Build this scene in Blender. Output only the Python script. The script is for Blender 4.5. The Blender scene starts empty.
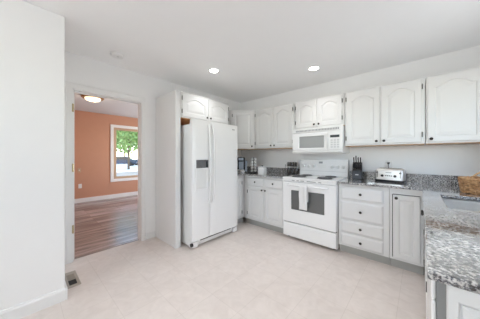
import bpy, bmesh, math, random
from mathutils import Matrix, Vector
random.seed(7)
PI = math.pi
S = bpy.context.scene
COL = S.collection

# ------------------------------------------------------------------ camera
cd = bpy.data.cameras.new('camera')
cam = bpy.data.objects.new('camera', cd)
COL.objects.link(cam)
cd.sensor_width = 36.0
cd.lens = 36.0 * 198.0 / 480.0
cd.shift_y = -3.5 / 480.0
cd.clip_start = 0.02
cam.location = (3.007, -3.339, 1.238)
cam.rotation_euler = (PI / 2, 0, 0.7386)
S.camera = cam

# ------------------------------------------------------------------ exposure, sky, sun, daylight and fill lamps at the windows
vs = S.view_settings
vs.view_transform = 'Standard'
vs.look = 'None'
vs.gamma = 1.0
vs.use_curve_mapping = False
vs.exposure = 0.86
S.cycles.diffuse_bounces = 10
S.cycles.max_bounces = 16

wd = bpy.data.worlds.new('sky')
S.world = wd
wd.use_nodes = True
nt = wd.node_tree
bg = nt.nodes['Background']
sky = nt.nodes.new('ShaderNodeTexSky')
sky.sky_type = 'NISHITA'
sky.sun_disc = False
sky.sun_elevation = math.radians(48)
sky.dust_density = .4
sky.sun_rotation = math.radians(200)
nt.links.new(sky.outputs['Color'], bg.inputs['Color'])
bg.inputs['Strength'].default_value = 0.5

def light(name, kind, loc, rot, power, color=(1, 1, 1), sx=1, sy=1, **kw):
    l = bpy.data.lights.new(name, kind)
    l.energy = power
    l.color = color
    if kind == 'AREA':
        l.shape = 'RECTANGLE'
        l.size = sx
        l.size_y = sy
    for k, v in kw.items():
        setattr(l, k, v)
    o = bpy.data.objects.new(name, l)
    o.location = loc
    o.rotation_euler = rot
    COL.objects.link(o)
    return o

light('sun', 'SUN', (-8, 6, 10), (math.radians(-24), 0, 0), 2.6, (1, .96, .9), angle=.01)
# added fill lamp behind the camera; daylight through the window over the sink
light('fill_rear_window', 'AREA', (1.85, -6.16, 1.98), (PI / 2 + .1, 0, 0), 26, (.945, .972, 1), 1.8, .75)
light('daylight_sink_window', 'AREA', (3.80, -1.30, 1.60), (0, PI / 2 + .5, 0), 6, (.945, .972, 1), 1.1, 1.25)
# added fill lamp at an unseen side window beyond the door
light('fill_side_room', 'AREA', (-1.9, .52, 1.40), (-PI / 2, 0, 0), 55, (.95, .98, 1), 1.7, 1.4)

# ------------------------------------------------------------------ materials
def pm(name, col, rough=.5, metal=0., var=.03, scale=8., bump=0., bscale=60., spec=.5, emit=None, estr=0., coat=0.):
    m = bpy.data.materials.new(name)
    m.use_nodes = True
    n = m.node_tree.nodes
    L = m.node_tree.links
    b = n['Principled BSDF']
    tc = n.new('ShaderNodeTexCoord')
    nz = n.new('ShaderNodeTexNoise')
    nz.inputs['Scale'].default_value = scale
    nz.inputs['Detail'].default_value = 3
    L.new(tc.outputs['Object'], nz.inputs['Vector'])
    mx = n.new('ShaderNodeMix')
    mx.data_type = 'RGBA'
    mx.inputs['A'].default_value = (*[c * (1 - var) for c in col], 1)
    mx.inputs['B'].default_value = (*[min(1, c * (1 + var)) for c in col], 1)
    L.new(nz.outputs['Fac'], mx.inputs['Factor'])
    L.new(mx.outputs['Result'], b.inputs['Base Color'])
    b.inputs['Roughness'].default_value = rough
    b.inputs['Metallic'].default_value = metal
    b.inputs['Specular IOR Level'].default_value = spec
    b.inputs['Coat Weight'].default_value = coat
    if emit:
        b.inputs['Emission Color'].default_value = (*emit, 1)
        b.inputs['Emission Strength'].default_value = estr
    if bump:
        n2 = n.new('ShaderNodeTexNoise')
        n2.inputs['Scale'].default_value = bscale
        n2.inputs['Detail'].default_value = 4
        L.new(tc.outputs['Object'], n2.inputs['Vector'])
        bp = n.new('ShaderNodeBump')
        bp.inputs['Strength'].default_value = bump
        bp.inputs['Distance'].default_value = .01
        L.new(n2.outputs['Fac'], bp.inputs['Height'])
        L.new(bp.outputs['Normal'], b.inputs['Normal'])
    return m

M = {}
M['wall'] = pm('wall_paint', (.89, .89, .888), .65, bump=.05, bscale=90, var=.01)
M['ceil'] = pm('ceiling_paint', (.93, .93, .93), .8, bump=.08, bscale=70, var=.01)
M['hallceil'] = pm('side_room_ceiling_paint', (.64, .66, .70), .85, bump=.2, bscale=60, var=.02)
M['stained'] = pm('orange_stained_wood', (.74, .38, .16), .5, var=.12, scale=14)
M['trim'] = pm('trim_paint', (.84, .84, .835), .35, var=.01)
M['cab'] = pm('cabinet_paint', (.75, .75, .745), .38, var=.012, scale=5)
M['rawwood'] = pm('unpainted_wood', (.60, .40, .25), .6, var=.2, scale=14)
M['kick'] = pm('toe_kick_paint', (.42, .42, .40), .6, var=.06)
M['orange'] = pm('terracotta_paint', (.56, .29, .19), .7, var=.03, bump=.05)
M['appl'] = pm('white_enamel', (.88, .88, .88), .22, var=.006)
M['applside'] = pm('textured_white_steel', (.80, .80, .79), .45, bump=.1, bscale=250, var=.01)
M['plast'] = pm('white_plastic', (.82, .82, .81), .4, var=.01)
M['greypl'] = pm('pale_grey_plastic', (.62, .62, .62), .4, var=.02)
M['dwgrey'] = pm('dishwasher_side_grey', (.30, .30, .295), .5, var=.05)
M['grey'] = pm('mid_grey_plastic', (.33, .33, .34), .4, var=.05)
M['dark'] = pm('dark_plastic', (.025, .026, .03), .3, var=.1)
M['bronze'] = pm('dark_bronze', (.045, .04, .036), .4, .6, var=.2)
M['pewter'] = pm('pewter', (.16, .155, .145), .4, .5, var=.15)
M['brass'] = pm('aged_brass', (.50, .40, .24), .35, .9, var=.1)
M['oil'] = pm('brushed_bronze', (.34, .19, .08), .35, .7, var=.15)
M['steel'] = pm('stainless_steel', (.80, .80, .79), .42, 1., var=.05, scale=30)
M['chrome'] = pm('chrome', (.75, .76, .78), .12, 1., var=.02)
M['bluegrey'] = pm('blue_grey_metal', (.36, .42, .50), .3, .5, var=.05)
M['coil'] = pm('burner_coil', (.15, .15, .155), .45, .3, var=.2)
M['drip'] = pm('drip_pan', (.42, .42, .42), .25, .9, var=.1)
M['ovenglass'] = pm('oven_glass', (.12, .125, .125), .06, 0, var=.1, spec=.9)
M['mesh'] = pm('microwave_screen', (.36, .37, .37), .3, var=.04, scale=120)
M['cloth'] = pm('cotton_towel', (.80, .80, .80), .9, var=.04, bump=.3, bscale=300)
M['vent'] = pm('tan_register', (.40, .36, .31), .5, .3, var=.06)
M['black'] = pm('black_void', (.012, .012, .012), .6, var=.1)
M['ground'] = pm('pale_concrete', (.75, .73, .70), .9, var=.08, scale=1.5)
M['lawn'] = pm('dry_grass', (.26, .235, .20), .95, var=.5, scale=1.2)
M['bark'] = pm('bark', (.13, .09, .06), .9, var=.3, scale=9, bump=.5, bscale=20)
M['leaf'] = pm('leaves', (.14, .26, .06), .7, var=.5, scale=2.5)
M['leaf2'] = pm('pale_leaves', (.26, .38, .12), .7, var=.4, scale=2.5)
M['carpaint'] = pm('navy_car_paint', (.03, .05, .09), .2, .2, var=.05)
M['carglass'] = pm('car_glass', (.03, .035, .04), .05, var=.05)
M['tyre'] = pm('tyre', (.02, .02, .02), .8, var=.1)
M['sash'] = pm('tan_sash', (.52, .36, .24), .5, var=.06, scale=12)
M['panelgrey'] = pm('dark_grey_panel', (.12, .12, .125), .35, var=.25, scale=40)
M['slate'] = pm('slate_plastic', (.045, .05, .062), .35, var=.1)
M['jar'] = pm('dark_glass_jar', (.07, .06, .055), .12, var=.3, scale=30)
M['podcup'] = pm('pod_cup', (.86, .86, .86), .4, var=.01)
M['lens'] = pm('lamp_lens', (.95, .95, .95), .4, emit=(1, .95, .87), estr=9)
M['bowl'] = pm('frosted_bowl', (.95, .9, .8), .4, emit=(1, .84, .58), estr=.9)
M['display'] = pm('display_glass', (.03, .035, .04), .1, var=.1)

def mat_nodes(name):
    m = bpy.data.materials.new(name)
    m.use_nodes = True
    return m, m.node_tree.nodes, m.node_tree.links, m.node_tree.nodes['Principled BSDF']

def ramp(n, stops):
    r = n.new('ShaderNodeValToRGB')
    e = r.color_ramp.elements
    while len(e) < len(stops):
        e.new(.5)
    for i, (p, c) in enumerate(stops):
        e[i].position = p
        e[i].color = (*c, 1)
    return r

def granite():
    m, n, L, b = mat_nodes('speckled_granite')
    tc = n.new('ShaderNodeTexCoord')
    a = n.new('ShaderNodeTexNoise')
    a.inputs['Scale'].default_value = 90
    a.inputs['Detail'].default_value = 3
    a.inputs['Roughness'].default_value = .6
    L.new(tc.outputs['Object'], a.inputs['Vector'])
    r = ramp(n, [(.38, (.012, .012, .016)), (.43, (.08, .085, .105)), (.47, (.27, .275, .295)), (.52, (.50, .50, .50)), (.60, (.78, .77, .76))])
    L.new(a.outputs['Fac'], r.inputs['Fac'])
    c = n.new('ShaderNodeTexNoise')
    c.inputs['Scale'].default_value = 17
    c.inputs['Detail'].default_value = 4
    L.new(tc.outputs['Object'], c.inputs['Vector'])
    r2 = ramp(n, [(.40, (.50, .48, .46)), (.62, (1, 1, 1))])
    L.new(c.outputs['Fac'], r2.inputs['Fac'])
    mx = n.new('ShaderNodeMix')
    mx.data_type = 'RGBA'
    mx.blend_type = 'MULTIPLY'
    mx.inputs['Factor'].default_value = .8
    L.new(r.outputs['Color'], mx.inputs['A'])
    L.new(r2.outputs['Color'], mx.inputs['B'])
    L.new(mx.outputs['Result'], b.inputs['Base Color'])
    b.inputs['Roughness'].default_value = .07
    b.inputs['IOR'].default_value = 1.6
    b.inputs['Specular IOR Level'].default_value = .75
    b.inputs['Coat Weight'].default_value = 1
    b.inputs['Coat IOR'].default_value = 1.5
    b.inputs['Coat Roughness'].default_value = .05
    return m
M['granite'] = granite()

def tiles():
    m, n, L, b = mat_nodes('stone_tile')
    tc = n.new('ShaderNodeTexCoord')
    mp = n.new('ShaderNodeMapping')
    mp.inputs['Location'].default_value = (-.08, .025, 0)
    L.new(tc.outputs['Object'], mp.inputs['Vector'])
    br = n.new('ShaderNodeTexBrick')
    br.offset = 0
    br.inputs['Scale'].default_value = 1
    br.inputs['Brick Width'].default_value = .31
    br.inputs['Row Height'].default_value = .31
    br.inputs['Mortar Size'].default_value = .0022
    br.inputs['Mortar Smooth'].default_value = .3
    br.inputs['Color1'].default_value = (.73, .66, .62, 1)
    br.inputs['Color2'].default_value = (.75, .68, .64, 1)
    br.inputs['Mortar'].default_value = (.65, .585, .54, 1)
    L.new(mp.outputs['Vector'], br.inputs['Vector'])
    nz = n.new('ShaderNodeTexNoise')
    nz.inputs['Scale'].default_value = 9
    nz.inputs['Detail'].default_value = 6
    nz.inputs['Distortion'].default_value = 1.2
    L.new(tc.outputs['Object'], nz.inputs['Vector'])
    r = ramp(n, [(.3, (.90, .89, .88)), (.7, (1.0, 1.0, 1.0))])
    L.new(nz.outputs['Fac'], r.inputs['Fac'])
    mx = n.new('ShaderNodeMix')
    mx.data_type = 'RGBA'
    mx.blend_type = 'MULTIPLY'
    mx.inputs['Factor'].default_value = 1
    L.new(br.outputs['Color'], mx.inputs['A'])
    L.new(r.outputs['Color'], mx.inputs['B'])
    L.new(mx.outputs['Result'], b.inputs['Base Color'])
    b.inputs['Roughness'].default_value = .42
    return m
M['tile'] = tiles()

def planks():
    m, n, L, b = mat_nodes('laminate_planks')
    tc = n.new('ShaderNodeTexCoord')
    mp = n.new('ShaderNodeMapping')
    mp.inputs['Rotation'].default_value = (0, 0, PI / 2)
    L.new(tc.outputs['Object'], mp.inputs['Vector'])
    br = n.new('ShaderNodeTexBrick')
    br.inputs['Scale'].default_value = 1
    br.inputs['Brick Width'].default_value = 1.2
    br.inputs['Row Height'].default_value = .14
    br.inputs['Mortar Size'].default_value = .002
    br.inputs['Color1'].default_value = (.29, .235, .215, 1)
    br.inputs['Color2'].default_value = (.45, .39, .37, 1)
    br.inputs['Mortar'].default_value = (.12, .075, .055, 1)
    L.new(mp.outputs['Vector'], br.inputs['Vector'])
    m2 = n.new('ShaderNodeMapping')
    m2.inputs['Scale'].default_value = (5, .5, 1)
    L.new(tc.outputs['Object'], m2.inputs['Vector'])
    nz = n.new('ShaderNodeTexNoise')
    nz.inputs['Scale'].default_value = 3
    nz.inputs['Detail'].default_value = 5
    L.new(m2.outputs['Vector'], nz.inputs['Vector'])
    r = ramp(n, [(.32, (.5, .48, .48)), (.68, (1.2, 1.18, 1.18))])
    L.new(nz.outputs['Fac'], r.inputs['Fac'])
    mx = n.new('ShaderNodeMix')
    mx.data_type = 'RGBA'
    mx.blend_type = 'MULTIPLY'
    mx.inputs['Factor'].default_value = 1
    L.new(br.outputs['Color'], mx.inputs['A'])
    L.new(r.outputs['Color'], mx.inputs['B'])
    L.new(mx.outputs['Result'], b.inputs['Base Color'])
    b.inputs['Roughness'].default_value = .24
    b.inputs['Specular IOR Level'].default_value = .7
    return m
M['plank'] = planks()

def glass():
    m = bpy.data.materials.new('window_glass')
    m.use_nodes = True
    n = m.node_tree.nodes
    L = m.node_tree.links
    n.clear()
    o = n.new('ShaderNodeOutputMaterial')
    t = n.new('ShaderNodeBsdfTransparent')
    t.inputs['Color'].default_value = (.95, .97, .96, 1)
    g = n.new('ShaderNodeBsdfGlossy')
    g.inputs['Roughness'].default_value = .02
    mx = n.new('ShaderNodeMixShader')
    mx.inputs['Fac'].default_value = .06
    L.new(t.outputs[0], mx.inputs[1])
    L.new(g.outputs[0], mx.inputs[2])
    L.new(mx.outputs[0], o.inputs['Surface'])
    return m
M['glass'] = glass()

def wicker():
    m, n, L, b = mat_nodes('wicker')
    tc = n.new('ShaderNodeTexCoord')
    nz = n.new('ShaderNodeTexNoise')
    nz.inputs['Scale'].default_value = 45
    nz.inputs['Detail'].default_value = 3
    L.new(tc.outputs['Object'], nz.inputs['Vector'])
    r = ramp(n, [(.3, (.26, .12, .045)), (.5, (.52, .29, .13)), (.7, (.68, .45, .25))])
    L.new(nz.outputs['Fac'], r.inputs['Fac'])
    L.new(r.outputs['Color'], b.inputs['Base Color'])
    b.inputs['Roughness'].default_value = .55
    return m
M['wicker'] = wicker()

# ------------------------------------------------------------------ mesh helpers
ORG = {}

def root_of(o):
    while o.parent:
        o = o.parent
    return o

class MB:
    def __init__(s, mat=None):
        s.bm = bmesh.new()
        s.M = mat or Matrix()
    def v(s, co):
        return s.bm.verts.new(s.M @ Vector(co))
    def f(s, vs_):
        try:
            return s.bm.faces.new(vs_)
        except ValueError:
            return None
    def box(s, x0, x1, y0, y1, z0, z1):
        x0, x1 = sorted((x0, x1)); y0, y1 = sorted((y0, y1)); z0, z1 = sorted((z0, z1))
        p = [s.v((x, y, z)) for z in (z0, z1) for y in (y0, y1) for x in (x0, x1)]
        for q in ((0, 2, 3, 1), (4, 5, 7, 6), (0, 1, 5, 4), (2, 6, 7, 3), (0, 4, 6, 2), (1, 3, 7, 5)):
            s.f([p[i] for i in q])
        return s
    def prism(s, poly, fn, a, b):
        """poly of (u,v); fn(u,v,w)->xyz, from w=a to w=b"""
        A = [s.v(fn(u, v, a)) for u, v in poly]
        B = [s.v(fn(u, v, b)) for u, v in poly]
        n = len(poly)
        s.f(A[::-1]); s.f(B)
        for i in range(n):
            s.f([A[i], A[(i + 1) % n], B[(i + 1) % n], B[i]])
        return s
    def rings(s, loops, cap0=True, cap1=True):
        R = [[s.v(p) for p in l] for l in loops]
        n = len(R[0])
        for a, b in zip(R, R[1:]):
            for i in range(n):
                s.f([a[i], a[(i + 1) % n], b[(i + 1) % n], b[i]])
        if cap0: s.f(R[0][::-1])
        if cap1: s.f(R[-1])
        return s
    def lathe(s, prof, c=(0, 0, 0), seg=20, axis='z', sx=1., sy=1.):
        c = Vector(c)
        L = []
        for r, h in prof:
            l = []
            for i in range(seg):
                a = 2 * PI * i / seg
                u, v = r * math.cos(a) * sx, r * math.sin(a) * sy
                if axis == 'z': p = (u, v, h)
                elif axis == 'y': p = (u, -h, v)       # h grows towards -y
                else: p = (h, u, v)
                l.append(c + Vector(p))
            L.append(l)
        return s.rings(L)
    def tube(s, pts, r, seg=8, closed=False):
        pts = [Vector(p) for p in pts]
        L = []
        n = len(pts)
        up = None
        for i, p in enumerate(pts):
            if closed: t = pts[(i + 1) % n] - pts[i - 1]
            else: t = pts[min(i + 1, n - 1)] - pts[max(i - 1, 0)]
            t.normalize()
            if up is None:
                up = Vector((0, 0, 1)) if abs(t.z) < .9 else Vector((1, 0, 0))
            x = t.cross(up).normalized()
            up = x.cross(t).normalized()
            rr = r[i] if isinstance(r, (list, tuple)) else r
            L.append([p + x * (rr * math.cos(2 * PI * k / seg)) + up * (rr * math.sin(2 * PI * k / seg)) for k in range(seg)])
        if closed:
            L.append(L[0])
            return s.rings(L, False, False)
        return s.rings(L)
    def cells(s, us, vs_, fill, w0, w1, fn):
        cache = {}
        def V(i, j, k):
            if (i, j, k) not in cache:
                cache[(i, j, k)] = s.v(fn(us[i], vs_[j], (w0, w1)[k]))
            return cache[(i, j, k)]
        nu, nv = len(us) - 1, len(vs_) - 1
        F = lambda i, j: 0 <= i < nu and 0 <= j < nv and fill(i, j)
        for i in range(nu):
            for j in range(nv):
                if not F(i, j): continue
                s.f([V(i, j, 0), V(i, j + 1, 0), V(i + 1, j + 1, 0), V(i + 1, j, 0)])
                s.f([V(i, j, 1), V(i + 1, j, 1), V(i + 1, j + 1, 1), V(i, j + 1, 1)])
                if not F(i - 1, j): s.f([V(i, j, 0), V(i, j, 1), V(i, j + 1, 1), V(i, j + 1, 0)])
                if not F(i + 1, j): s.f([V(i + 1, j, 0), V(i + 1, j + 1, 0), V(i + 1, j + 1, 1), V(i + 1, j, 1)])
                if not F(i, j - 1): s.f([V(i, j, 0), V(i + 1, j, 0), V(i + 1, j, 1), V(i, j, 1)])
                if not F(i, j + 1): s.f([V(i, j + 1, 0), V(i, j + 1, 1), V(i + 1, j + 1, 1), V(i + 1, j + 1, 0)])
        return s
    def build(s, name, mat, parent=None, loc=None, rotz=0, smooth=None, bevel=0, seg=2, label=None):
        bmesh.ops.recalc_face_normals(s.bm, faces=s.bm.faces)
        off = Vector((0, 0, 0))
        if parent is not None: off = ORG[root_of(parent).name]
        elif loc is not None and rotz == 0: off = Vector(loc)
        if off.length: bmesh.ops.translate(s.bm, verts=s.bm.verts, vec=-off)
        me = bpy.data.meshes.new(name)
        s.bm.to_mesh(me); s.bm.free()
        me.materials.append(mat)
        if smooth:
            for p in me.polygons: p.use_smooth = True
            me.set_sharp_from_angle(angle=math.radians(smooth))
        o = bpy.data.objects.new(name, me)
        COL.objects.link(o)
        if parent is not None: o.parent = parent
        else:
            if loc is not None: o.location = loc
            o.rotation_euler = (0, 0, rotz)
            ORG[o.name] = off
        if bevel:
            b = o.modifiers.new('bevel', 'BEVEL')
            b.width = bevel; b.segments = seg; b.limit_method = 'ANGLE'; b.angle_limit = math.radians(40)
        if label: o['label'] = label
        return o

def tag(o, label, cat, group=None):
    o['label'] = label; o['category'] = cat
    if group: o['group'] = group
    return o

def thing(name, label, cat, loc, rotz=0, group=None, local=False):
    """an Empty at the base of a thing; parts are given in world space, or in the thing's own space when local"""
    o = bpy.data.objects.new(name, None)
    o.empty_display_size = .1
    COL.objects.link(o)
    o.location = loc; o.rotation_euler = (0, 0, rotz)
    ORG[o.name] = Vector((0, 0, 0)) if local else Vector(loc)
    return tag(o, label, cat, group)

def struct(o):
    o['kind'] = 'structure'
    return o

def dup(root, loc, rotz, label, group=None):
    r = root.copy(); COL.objects.link(r)
    r.location = loc; r.rotation_euler = (0, 0, rotz); r['label'] = label
    if group: r['group'] = group
    for ch in list(root.children):
        c = ch.copy(); COL.objects.link(c); c.parent = r
        for g in list(ch.children):
            d = g.copy(); COL.objects.link(d); d.parent = c
    return r

def at(x, y, z, deg=0):
    return Matrix.Translation((x, y, z)) @ Matrix.Rotation(math.radians(deg), 4, 'Z')

# ------------------------------------------------------------------ the setting
H = 2.44
XY = lambda u, v, w: (u, v, w)
YZ = lambda u, v, w: (w, u, v)       # u=y, v=z, w=x
XZ = lambda u, v, w: (u, w, v)       # u=x, v=z, w=y

struct(MB().box(-.06, 3.9, -6.2, .12, -.06, 0).build('floor', M['tile']))
struct(MB().box(-.12, 3.9, -6.2, .12, H, H + .1).build('ceiling', M['ceil']))
struct(MB().box(-.12, 3.9, 0, .12, 0, H).build('wall_back', M['wall']))
# wall with the doorway (x = 0)
DY0, DY1, DZ = -2.955, -2.160, 2.035
struct(MB().cells([-3.092, DY0, DY1, 0], [0, DZ, H], lambda i, j: not (i == 1 and j == 0), -.12, 0, YZ).build('wall_left', M['wall']))
# near wall that closes the left of the view
struct(MB().box(-.12, .74, -6.2, -3.092, 0, H).build('wall_near_left', M['wall'], bevel=.008))
# wall over the sink, with its window, and the wall behind the camera
struct(MB().cells([-6.2, -1.9, -.72, 0], [0, 1.1, 2.12, H], lambda i, j: not (i == 1 and j == 1), 3.66, 3.80, YZ).build('wall_right', M['wall']))
struct(MB().cells([.74, .95, 2.75, 3.66], [0, 1.62, 2.34, H], lambda i, j: not (i == 1 and j == 1), -6.12, -6.0, XZ).build('wall_front', M['wall']))  # opening cut for the added rear window
# baseboards
struct(MB().prism([(0, 0), (.016, 0), (.016, .085), (.010, .105), (0, .105)], lambda u, v, w: (.74 + u, w, v), -6.0, -3.0915)
       .build('baseboard_near_left', M['trim']))
struct(MB().box(.002, .756, -3.0915, -3.077, 0, .102).build('trim_3', M['trim'], bevel=.003))
struct(MB().box(0, .014, -2.105, -1.968, 0, .09).build('baseboard_left', M['trim'], bevel=.003))
struct(MB().box(.76, 3.65, -6.0, -5.985, 0, .075).build('baseboard_front', M['trim']))
# doorway trim: jamb lining with stop, casing, hinges left on the jamb
t1 = struct(MB().box(-.13, 0.0, DY0, DY0 + .02, 0, DZ).box(-.13, 0, DY1 - .014, DY1, 0, DZ).box(-.13, 0, DY0, DY1, DZ - .02, DZ)
            .box(-.09, -.05, DY0 + .02, DY0 + .034, 0, DZ - .02).box(-.09, -.05, DY1 - .022, DY1 - .013, 0, DZ - .02).box(-.09, -.05, DY0, DY1, DZ - .034, DZ - .02)
            .build('trim_1', M['trim'], bevel=.002))
ORG[t1.name] = Vector((0, 0, 0))
cs = MB()
cs.prism([(0, 0), (.016, 0), (.018, .05), (.012, .066), (0, .066)], lambda u, v, w: (u, DY0 + .006 - v, w), 0, DZ + .06)
cs.prism([(0, 0), (.016, 0), (.018, .035), (.012, .046), (0, .046)], lambda u, v, w: (u, DY1 - .006 + v, w), 0, DZ + .06)
cs.prism([(0, 0), (.016, 0), (.018, .05), (.012, .062), (0, .062)], lambda u, v, w: (u, w, DZ - .006 + v), DY0 - .06, DY1 + .040)
cs.build('casing', M['trim'], t1)
for z in (1.80, 1.10, .385):
    hb = MB().box(-.001, .0195, DY0 + .002, DY0 + .020, z - .045, z + .045)
    hb.lathe([(.006, z - .048), (.006, z + .048)], (.019, DY0 + .012, 0), 10)
    hb.build('hinge', M['brass'], t1, label='brass hinge')
struct(MB().box(-.11, -.062, DY0 + .021, DY1 - .015, 0.0005, .006).build('trim_2', M['plank'], bevel=.003))

# room beyond the doorway
struct(MB().box(-3.72, -.06, -3.6, .5, -.06, 0.0).build('floor_side_room', M['plank']))
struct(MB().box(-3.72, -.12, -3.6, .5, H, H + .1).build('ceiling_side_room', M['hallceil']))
HY0, HY1, HZ0, HZ1 = -1.55, -.72, .55, 2.09
struct(MB().cells([-3.7, HY0, HY1, .6], [0, HZ0, HZ1, H], lambda i, j: not (i == 1 and j == 1), -3.80, -3.66, YZ).build('wall_side_room_far', M['orange']))
struct(MB().box(-3.66, -.12, -3.72, -3.6, 0, H).build('wall_side_room_left', M['orange']))
struct(MB().cells([-3.66, -2.8, -1.0, -.12], [0, .65, 2.1, H], lambda i, j: not (i == 1 and j == 1), .40, .5, XZ).build('wall_side_room_right', M['orange']))  # opening cut for the unseen side window
struct(MB().box(-.127, -.121, -3.6, DY0 - .07, 0, H).box(-.127, -.121, DY1 + .07, .4, 0, H).box(-.127, -.121, DY0 - .07, DY1 + .07, DZ + .06, H).build('wall_side_room_near', M['orange']))
struct(MB().box(-3.66, -3.645, -3.6, .4, 0, .115).build('baseboard_side_room', M['trim'], bevel=.004))

def window(name, fn, u0, u1, v0, v1, casing, sashmat, mull=None):
    """fn(u, v, w): w grows into the room from the wall's face"""
    c = MB()
    k = casing
    c.cells([u0 - k, u0 + .012, u1 - .012, u1 + k], [v0 - k, v0 + .012, v1 - .012, v1 + k], lambda i, j: not (i == 1 and j == 1), 0.001, .02, fn)
    r = struct(c.build(name, M['trim'], bevel=.004))
    ORG[r.name] = Vector((0, 0, 0))
    s = MB()
    us = [u0 + .001, u0 + .10, u1 - .10, u1 - .001]
    vv = [v0 + .001, v0 + .075, v1 - .075, v1 - .001]
    s.cells(us, vv, lambda i, j: not (i == 1 and j == 1), -.10, -.045, fn)
    if mull == 'h':
        mz = (v0 + v1) / 2
        s.cells([u0 + .07, u1 - .07], [mz - .02, mz + .02], lambda i, j: True, -.09, -.05, fn)
    if mull == 'v':
        mu = (u0 + u1) / 2
        s.cells([mu - .045, mu + .045], [v0 + .05, v1 - .05], lambda i, j: True, -.09, -.05, fn)
    s.build('window_sash', sashmat, r, bevel=.003)
    MB().cells([u0 + .07, u1 - .07], [v0 + .05, v1 - .05], lambda i, j: True, -.075, -.070, fn).build('window_pane', M['glass'], r)
    return r
window('window_1', lambda u, v, w: (-3.66 + w, u, v), HY0, HY1, HZ0, HZ1, .07, M['sash'])
window('window_2', lambda u, v, w: (3.66 - w, u, v), -1.9, -.72, 1.1, 2.12, .06, M['trim'], 'v')
window('unseen_side_window', lambda u, v, w: (u, .40 - w, v), -2.8, -1.0, .65, 2.1, .07, M['sash'], 'v')  # unseen window, put in for the side room's fill lamp
window('added_rear_window', lambda u, v, w: (u, -6.0 + w, v), .95, 2.75, 1.62, 2.34, .075, M['trim'], 'v')  # unseen window, added high on the rear wall to carry the fill lamp

# outside: a pale drive, a strip of rough lawn
struct(MB().box(-90, -3.82, -40, 60, -.40, -.25).build('ground_drive', M['ground']))
struct(MB().box(-17, -3.84, -30, 40, -.25, -.22).build('ground_lawn', M['lawn']))

# ------------------------------------------------------------------ cabinet doors and drawers
def knob(parent, Mx, x, z, depth=0.0):
    mb = MB(Mx)
    mb.lathe([(.006, -.001), (.0055, .012), (.014, .016), (.0155, .021), (.011, .026), (.003, .0275)], (x, depth, z), 14, 'y')
    return mb.build('knob', M['bronze'], parent, smooth=50, label='dark bronze knob')

def hinge(parent, Mx, x, z):
    mb = MB(Mx)
    mb.box(x - .006, x + .006, -.003, .004, z - .026, z + .026)
    mb.lathe([(.004, z - .03), (.004, z + .03)], (x, -.004, 0), 8)
    return mb.build('hinge', M['pewter'], parent, label='pewter grey hinge')

def loops_panel(w, h, st, rise, T=.019):
    ZS = h - st - rise
    N = 18 if rise > 0 else 1
    top = []
    for i in range(N + 1):
        t = i / N
        x = (w - st) - t * (w - 2 * st)
        z = ZS
        if rise > 0:
            a = .10
            u = (t - a) / (1 - 2 * a)
            if 0 < u < 1:
                z = ZS + rise * (math.sin(PI * u) ** .85)
        top.append((x, z))
    inner = [(st, st), (w - st, st)] + top
    outer = [(0, 0), (w, 0), (w, h)] + [(x, h) for x, z in top[1:-1]] + [(0, h)]
    W, HH = w - 2 * st, h - 2 * st
    def inset(d):
        cx = w / 2
        k = (W - 2 * d) / W
        return [(cx + (x - cx) * k, (z + d) if i < 2 else (z - d)) for i, (x, z) in enumerate(inner)]
    e = .0045
    outer_e = [(min(max(x, e), w - e), min(max(z, e), h - e)) for x, z in outer]
    L = [(outer, T), (outer, e), (outer_e, 0), (inner, 0), (inset(.006), .008), (inset(.013), .008), (inset(.042), .0015)]
    return [[(x, y, z) for x, z in l] for l, y in L]

def door(parent, Mx, w, h, rise=0.05, kn=None, hg=None, st=.058, name='door', T=.019, hz=None):
    mb = MB(Mx)
    st = min(st, w * .23)
    mb.rings(loops_panel(w, h, st, rise, T))
    d = mb.build(name, M['cab'], parent)
    if kn: knob(d, Mx, kn[0], kn[1])
    if hg:
        x = -.004 if hg == 'L' else w + .004
        for z in (hz or (.085, h - .085)):
            hinge(d, Mx, x, z)
    return d

def drawer(parent, Mx, w, h, kn=True):
    mb = MB(Mx)
    o = [(0, 0), (w, 0), (w, h), (0, h)]
    def ins(d): return [(d, d), (w - d, d), (w - d, h - d), (d, h - d)]
    mb.rings([[(x, y, z) for x, z in l] for l, y in ((o, .019), (o, .010), (ins(.006), .006), (ins(.014), .001), (ins(.020), 0))])
    d = mb.build('drawer', M['cab'], parent)
    if kn: knob(d, Mx, w / 2, h / 2)
    return d

ZB, ZT = 1.372, 2.12

def wall_cabinet(label, x0, x1, zb, zt, doors, rise=.055, depth=.311):
    """doors: (x0, x1, knob side, hinge side)"""
    t = thing('wall_cabinet', label, 'cabinet', ((x0 + x1) / 2, -.002, zb))
    c = MB().box(x0 + .001, x1 - .001, -depth, -.002, zb + .006, zt)
    c.build('body', M['cab'], t, bevel=.002)
    MB().box(x0 + .003, x1 - .003, -depth + .002, -.004, zb, zb + .0055).build('bottom_panel', M['rawwood'], t, label='unpainted wood underside')
    for a, b, k, g in doors:
        z0, z1 = zb + .022, zt - .02
        w, h = b - a, z1 - z0
        kx = .03 if k == 'L' else w - .03
        door(t, at(a, -depth - .0195, z0), w, h, rise, (kx, .032) if k else None, g)
    return t

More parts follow.
